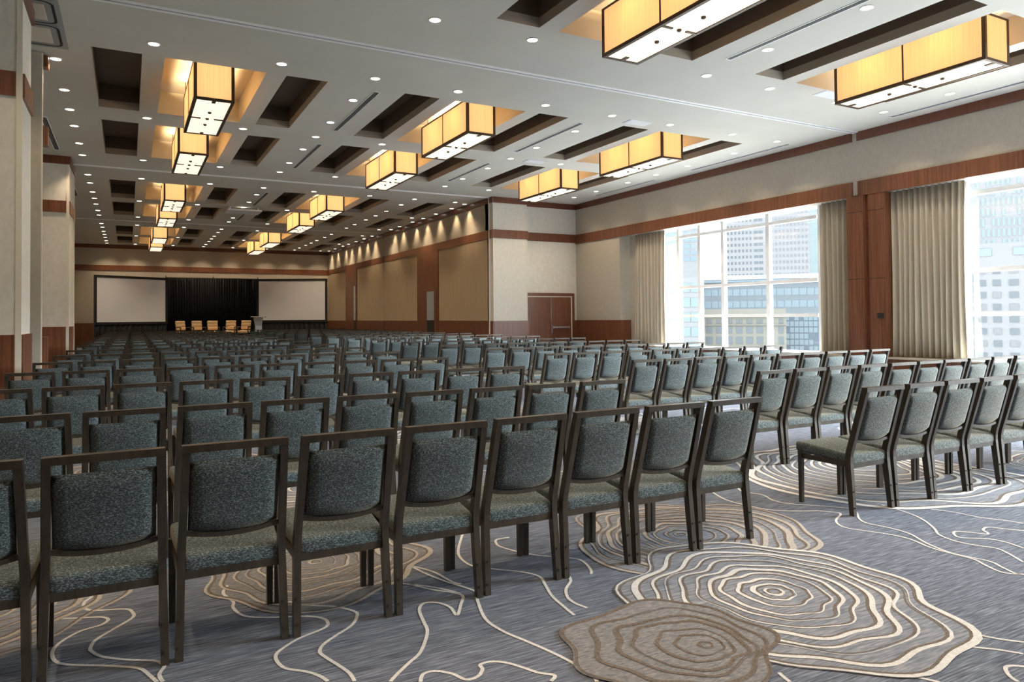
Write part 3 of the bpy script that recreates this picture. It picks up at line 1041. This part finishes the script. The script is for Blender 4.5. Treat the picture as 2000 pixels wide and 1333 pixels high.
#        y left,  y right, x left, x right  (x of the leftmost rear leg)
CROWS = [(3.245, 3.245, -1.222, 4.435), (4.69, 4.68, -1.16, 4.98), (6.52, 6.60, -1.045, 5.07), (8.49, 8.46, -1.05, 5.02),
         (10.42, 10.32, -1.02, 5.02), (12.36, 12.25, -.96, 5.04)]
for k in range(11):
    CROWS.append((14.45 + 2.18 * k, 14.35 + 2.18 * k, -.94 + .012 * k, 5.05 + .01 * k))
rest = []
jr = random.Random(5)
for ri, (yl, yr, xl, xr) in enumerate(CROWS):
    for side, y0, x0 in (('left', yl, xl), ('right', yr, xr)):
        for k in range(10):
            x = x0 + k * PITCH + .206 + jr.uniform(-.002, .002)
            y = y0 + jr.uniform(-.006, .006)
            a = jr.uniform(-.003, .003)
            if ri >= 15:
                rest.append((x, y, a))
                continue
            seat_no = 10 - k if side == 'left' else k + 1
            lab = 'teal upholstered banquet chair, %s row from the camera, %s seat %s of the aisle' % (ORD[ri + 1], ORD[seat_no], side)
            r = thing('banquet_chair', lab, 'chair', (x, y, 0), a, 'banquet chairs in rows facing the stage')
            if ri < 8:
                for nm, me in PARTS:
                    link(nm, me, r)
            else:
                link('seat', SEAT, r)
                link('backrest', BACK, r)
                link('frame', FRAME1, r)
mb = MB()
sm = []
for x, y, a in rest:
    n = len(mb.v)
    c, s = math.cos(a), math.sin(a)
    mb.v += [(x + v.co.x * c - v.co.y * s, y + v.co.x * s + v.co.y * c, v.co.z) for v in WHOLE.vertices]
    for p in WHOLE.polygons:
        mb.f.append(tuple(n + i for i in p.vertices))
        mb.m.append(p.material_index)
ro = mb.build('distant_banquet_chairs', list(WHOLE.materials))
ro['kind'] = 'stuff'
tag(ro, 'last two rows of teal banquet chairs right before the stage', 'chairs')

# ------------------------------------------------------------------ stage
st = thing('stage_platform', 'low black-skirted stage platform under the tan armchairs', 'stage', (4.2, 40.4, 0))
MB().box(-2.23, 2.3, -1.75, 2.0, .41, .45).build('deck', MAT['drape'], st)
MB().box(-2.21, 2.28, -1.73, 1.98, 0, .41).build('skirt', MAT['drape'], st)


def wave_drape(name, x0, x1, y, z0, z1, folds, parent, amp=.05):
    n = folds * 6
    rings = []
    for z in (z0, z1):
        fr = [(x0 + (x1 - x0) * i / n, y + amp * math.sin(2 * math.pi * i / 6 + .6 * math.sin(i * .7)), z) for i in range(n + 1)]
        rings.append(fr + [(p[0], p[1] + .012, p[2]) for p in reversed(fr)])
    return MB().loft(rings).build(name, MAT['drape'], parent, True)


bd = thing('stage_backdrop', 'black pleated pipe-and-drape backdrop behind the armchairs', 'backdrop', (0, 0, 0))
for k in range(4):
    wave_drape('drape_panel', 1.88 + k * 1.19, 1.88 + (k + 1) * 1.19 + .03, 43.55 - .03 * (k % 2), .02, 3.72, 9, bd)
MB().box(1.8, 6.7, 43.53, 43.57, 3.72, 3.76).build('cross_bar', MAT['black'], bd)
for x in (1.83, 4.25, 6.66):
    MB().cyl((x, 43.62), .022, 0, 3.85, 10).build('upright', MAT['black'], bd)


def screen(label, xa, ya, xb, yb, z0, z1, brace):
    r = thing('projection_screen', label, 'screen', ((xa + xb) / 2, (ya + yb) / 2, 0), math.atan2(yb - ya, xb - xa), 'projection screens either side of the stage')
    h = math.hypot(xb - xa, yb - ya) / 2
    MB().box(-h, h, -.004, .004, z0, z1).build('screen_surface', MAT['screen'], r)
    MB().box(-h - .13, -h, -.02, .03, z0 - .12, z1 + .13).box(h, h + .13, -.02, .03, z0 - .12, z1 + .13).box(-h, h, -.02, .03, z0 - .12, z0).box(-h, h, -.02, .03, z1, z1 + .13).build('border', MAT['black'], r)
    wave_drape('skirt', -h - .13, h + .13, .03, .01, z0 - .1, 14, r, .03)
    for s in (-1, 1):
        MB().box(s * (h + .06) - .03, s * (h + .06) + .03, .03, .08, 0, z1 + .1).build('stand', MAT['black'], r)
    if brace:
        MB().bar((-h - .13, 0, 2.3), (-h - .62, -.9, .02), .03, .03).build('brace', MAT['black'], r)


screen('white projection screen left of the black stage backdrop', -1.40, 41.35, 1.78, 43.2, 1.31, 3.575, True)
screen('white projection screen right of the lectern', 6.66, 43.25, 10.06, 41.5, 1.335, 3.60, False)


def armchair(x, y, rot, label):
    r = thing('armchair', label, 'armchair', (x, y, .45), rot, 'tan armchairs on the stage')
    link('seat_cushion', ARM['seat'], r)
    for k in range(3):
        link('back_cushion', ARM['back'], r, (0, .235 + .03 * k, .50 + .155 * k))
    for s in (-1, 1):
        link('arm', ARM['arm'], r, (s * .285, 0, 0))
        for sy in (-1, 1):
            link('leg', ARM['leg'], r, (s * .25, sy * .22, 0))
    link('backrest_frame', ARM['bf'], r)


ARM = {'seat': rounded(.52, .50, .14, .04, 3, 'seat_cushion', MAT['leather']), 'back': rounded(.50, .10, .16, .04, 3, 'back_cushion', MAT['leather']),
       'arm': MB().box(-.018, .018, -.22, .24, .54, .58).box(-.018, .018, -.22, -.18, .12, .54).mesh('arm', MAT['frame']),
       'leg': MB().cyl((0, 0), .018, 0, .22, 8).mesh('leg', MAT['frame']),
       'bf': MB().bar((-.2, .28, .25), (-.2, .36, .84), .03, .03).bar((.2, .28, .25), (.2, .36, .84), .03, .03).mesh('backrest_frame', MAT['frame'])}
for v in ARM['seat'].vertices:
    v.co.z += .30
for k, (x, rot) in enumerate(((2.45, .5), (3.14, .22), (3.83, 0), (4.63, -.35), (5.34, -.5))):
    armchair(x, 39.45, rot, 'tan leather armchair on the stage, %s from the left' % ORD[k + 1])

ld = thing('lectern', 'silver flared lectern standing right of the tan armchairs', 'lectern', (6.0, 39.2, .45))
rings = []
for z, a, b_ in ((.02, .22, .18), (.15, .195, .16), (.35, .165, .14), (.6, .165, .14), (.85, .19, .16), (1.06, .235, .2)):
    rings.append([(-a, -b_, z), (a, -b_, z), (a, b_, z), (-a, b_, z)])
MB().loft(rings).build('column', MAT['steel'], ld)
MB().box(-.34, .30, -.24, .24, 1.06, 1.10).build('top_shelf', MAT['plate'], ld)
MB().box(.30, .37, -.12, .12, 1.05, 1.08).build('reading_lamp', MAT['black'], ld)
MB().box(-.30, .30, -.26, .26, 0, .025).build('base_plate', MAT['plate'], ld)

# ------------------------------------------------------------------ the city outside
BM = {'white': plain('facade_white', (0.136, 0.132, 0.135), .8), 'cream': plain('facade_cream', (0.136, 0.127, 0.106), .8), 'grey': plain('facade_grey_metal', (0.071, 0.083, 0.094), .5),
      'bluegl': plain('facade_blue_glass', (0.086, 0.113, 0.132), .25), 'tealgl': plain('facade_teal_glass', (0.094, 0.122, 0.124), .3), 'navy': plain('facade_dark_glass', (0.037, 0.051, 0.071), .25),
      'pane': plain('far_window_pane', (0.053, 0.060, 0.067), .2), 'palepane': plain('far_window_pale', (0.101, 0.122, 0.125), .25), 'tint': plain('far_window_tint', (0.085, 0.084, 0.090), .3), 'street': plain('street_concrete', (0.38, 0.36, 0.32), .9)}
GZ = -28.0
g = MB().face([(XG + 3, -700, GZ), (1600, -700, GZ), (1600, 1100, GZ), (XG + 3, 1100, GZ)]).build('street', BM['street'])
struct(g, 'pale street level far below the windows', 'street')


class Building:
    """front face towards the hotel; local y runs left along the front, z is height above the room's floor"""

    def __init__(self, name, label, dist, azim, y0, y1, z1, depth, mat):
        a = math.radians(azim)
        self.o = thing(name, label, 'building', (dist * math.cos(a), dist * math.sin(a), GZ), a)
        MB().box(0, depth, y0, y1, 0, z1 - GZ).build('wall', BM[mat], self.o)

    def pane(self, y0, y1, z0, z1, mat, name='window', proud=.12):
        MB().box(-proud, .05, y0, y1, z0 - GZ, z1 - GZ).build(name, BM[mat], self.o)

    def grid(self, y0, y1, z0, z1, ny, nz, fy, fz, mat, single=True, keep=1.0):
        dy, dz = (y1 - y0) / ny, (z1 - z0) / nz
        hy, hz = dy * fy / 2, dz * fz / 2
        if single:
            me = MB().box(-.12, .05, -hy, hy, -hz, hz).mesh('window', BM[mat])
        j = MB()
        for i in range(ny):
            for k in range(nz):
                if keep < 1 and RND.random() > keep:
                    continue
                cy, cz = y0 + (i + .5) * dy, z0 + (k + .5) * dz - GZ
                if single:
                    link('window', me, self.o, (0, cy, cz))
                else:
                    j.box(-.12, .05, cy - hy, cy + hy, cz - hz, cz + hz)
        if not single:
            j.build('window_grid', BM[mat], self.o)['kind'] = 'stuff'


b = Building('office_tower', 'tall white office tower with a square grid of small windows', 600, 41.7, -36, 36, 170, 40, 'white')
b.grid(12.4, 35.6, 26, 168, 8, 29, .5, .46, 'pane', False)
b.grid(4.4, 11.6, 26, 168, 2, 29, .86, .46, 'pane', False)
b.grid(-29, -1.2, 26, 168, 10, 29, .5, .46, 'tint', False)
b.pane(-35.9, -30, -20, 170, 'palepane', 'glass_strip')
b = Building('dark_lowrise', 'long grey building with rounded metal roof below the white tower', 420, 42.39, -60, 34.5, 21.5, 45, 'grey')
b.grid(-59, 34, -16, 17.5, 24, 5, .9, .55, 'bluegl', True)
rr_ = []
for k in range(9):
    t = k / 8
    rr_.append([(-1 + 20 * t, -60.5, 20.6 - GZ + 4.2 * math.sin(t * math.pi / 2)), (-1 + 20 * t, 35, 20.6 - GZ + 4.2 * math.sin(t * math.pi / 2)), (-1 + 20 * t, 35, 19.6 - GZ + 4.2 * math.sin(t * math.pi / 2)), (-1 + 20 * t, -60.5, 19.6 - GZ + 4.2 * math.sin(t * math.pi / 2))])
MB().loft(rr_).build('roof', BM['bluegl'], b.o, True)
b = Building('stone_block', 'cream stone building with rows of dark square windows and plain parapet', 170, 43.57, -8.9, 9.6, 2.77, 25, 'cream')
for z0, z1 in ((-2.7, -1.2), (-5.13, -3.5), (-7.6, -5.95), (-10.1, -8.4)):
    for k in range(7):
        y = 7.65 - 2.19 * k
        b.pane(y - .68, y + .68, z0, z1, 'pane')
    b.pane(-8.3, -7.3, z0, z1, 'pane')
for k in range(7):
    y = 7.65 - 2.19 * k
    b.pane(y - .62, y - .12, -.5, .45, 'pane')
    b.pane(y + .12, y + .62, -.5, .45, 'pane')
b.pane(-8.2, -7.4, -.5, .45, 'pane')
b.pane(-9.1, 9.7, 1.0, 1.25, 'cream', 'cornice', .5)
b.pane(-9.1, 9.7, -.95, -.75, 'cream', 'cornice', .35)
b = Building('glass_block', 'dark blue glass building right of the cream stone block', 205, 39.2, -9, 6.6, 1.75, 22, 'navy')
b.grid(-8.8, 6.4, -20, 1.4, 13, 13, .84, .8, 'bluegl', False, .8)
b = Building('glass_tower', 'pale glass tower at the left end of the city window', 350, 48.6, -10.3, 13, 120, 30, 'white')
b.grid(-9.6, -3.6, 27, 118, 2, 30, .9, .7, 'bluegl', False)
b.grid(-.2, 6.8, 27, 118, 2, 30, .9, .7, 'tealgl', False)
b.grid(7.4, 12.8, 27, 118, 2, 30, .9, .7, 'tealgl', False)
b = Building('apartment_block', 'teal glass apartment block with white floors beside the far curtain', 150, 48.56, -4.45, 6.5, 9.2, 18, 'white')
b.grid(-4.3, -1.0, -12.5, 8.6, 2, 7, .92, .62, 'tealgl')
b.grid(0.0, 6.3, -12.5, 8.6, 4, 7, .92, .62, 'tealgl')
b = Building('grid_tower', 'tall pale glass tower filling the top of the right window', 300, 27.08, -40, 15, 120, 30, 'white')
b.grid(-39, 14.5, 24, 118, 36, 26, .6, .78, 'palepane', False, .75)
b = Building('white_apartments', 'white apartment building with dark windows in the right window', 150, 26.44, -24, 5.7, 13.6, 22, 'white')
b.pane(-23.5, -.1, 11.4, 12.7, 'palepane', 'ribbon_window')
b.pane(3.0, 4.9, 11.4, 12.7, 'palepane', 'ribbon_window')
for k in range(8):
    z = 8.25 - 2.12 * k
    for y0, w_ in ((3.9, 1.25), (1.75, 1.15), (-.75, 1.3), (-3.6, 1.3), (-6.4, 1.3), (-9.2, 1.3)):
        b.pane(y0, y0 + w_, z, z + 1.05, 'pane' if (k + int(y0)) % 3 else 'tint')
b = Building('teal_corner_block', 'narrow teal glass building at the right curtain edge', 175, 29.06, -1.6, 4.5, 14.5, 15, 'white')
b.grid(-1.5, 4.4, -10, 14, 4, 11, .85, .7, 'palepane')
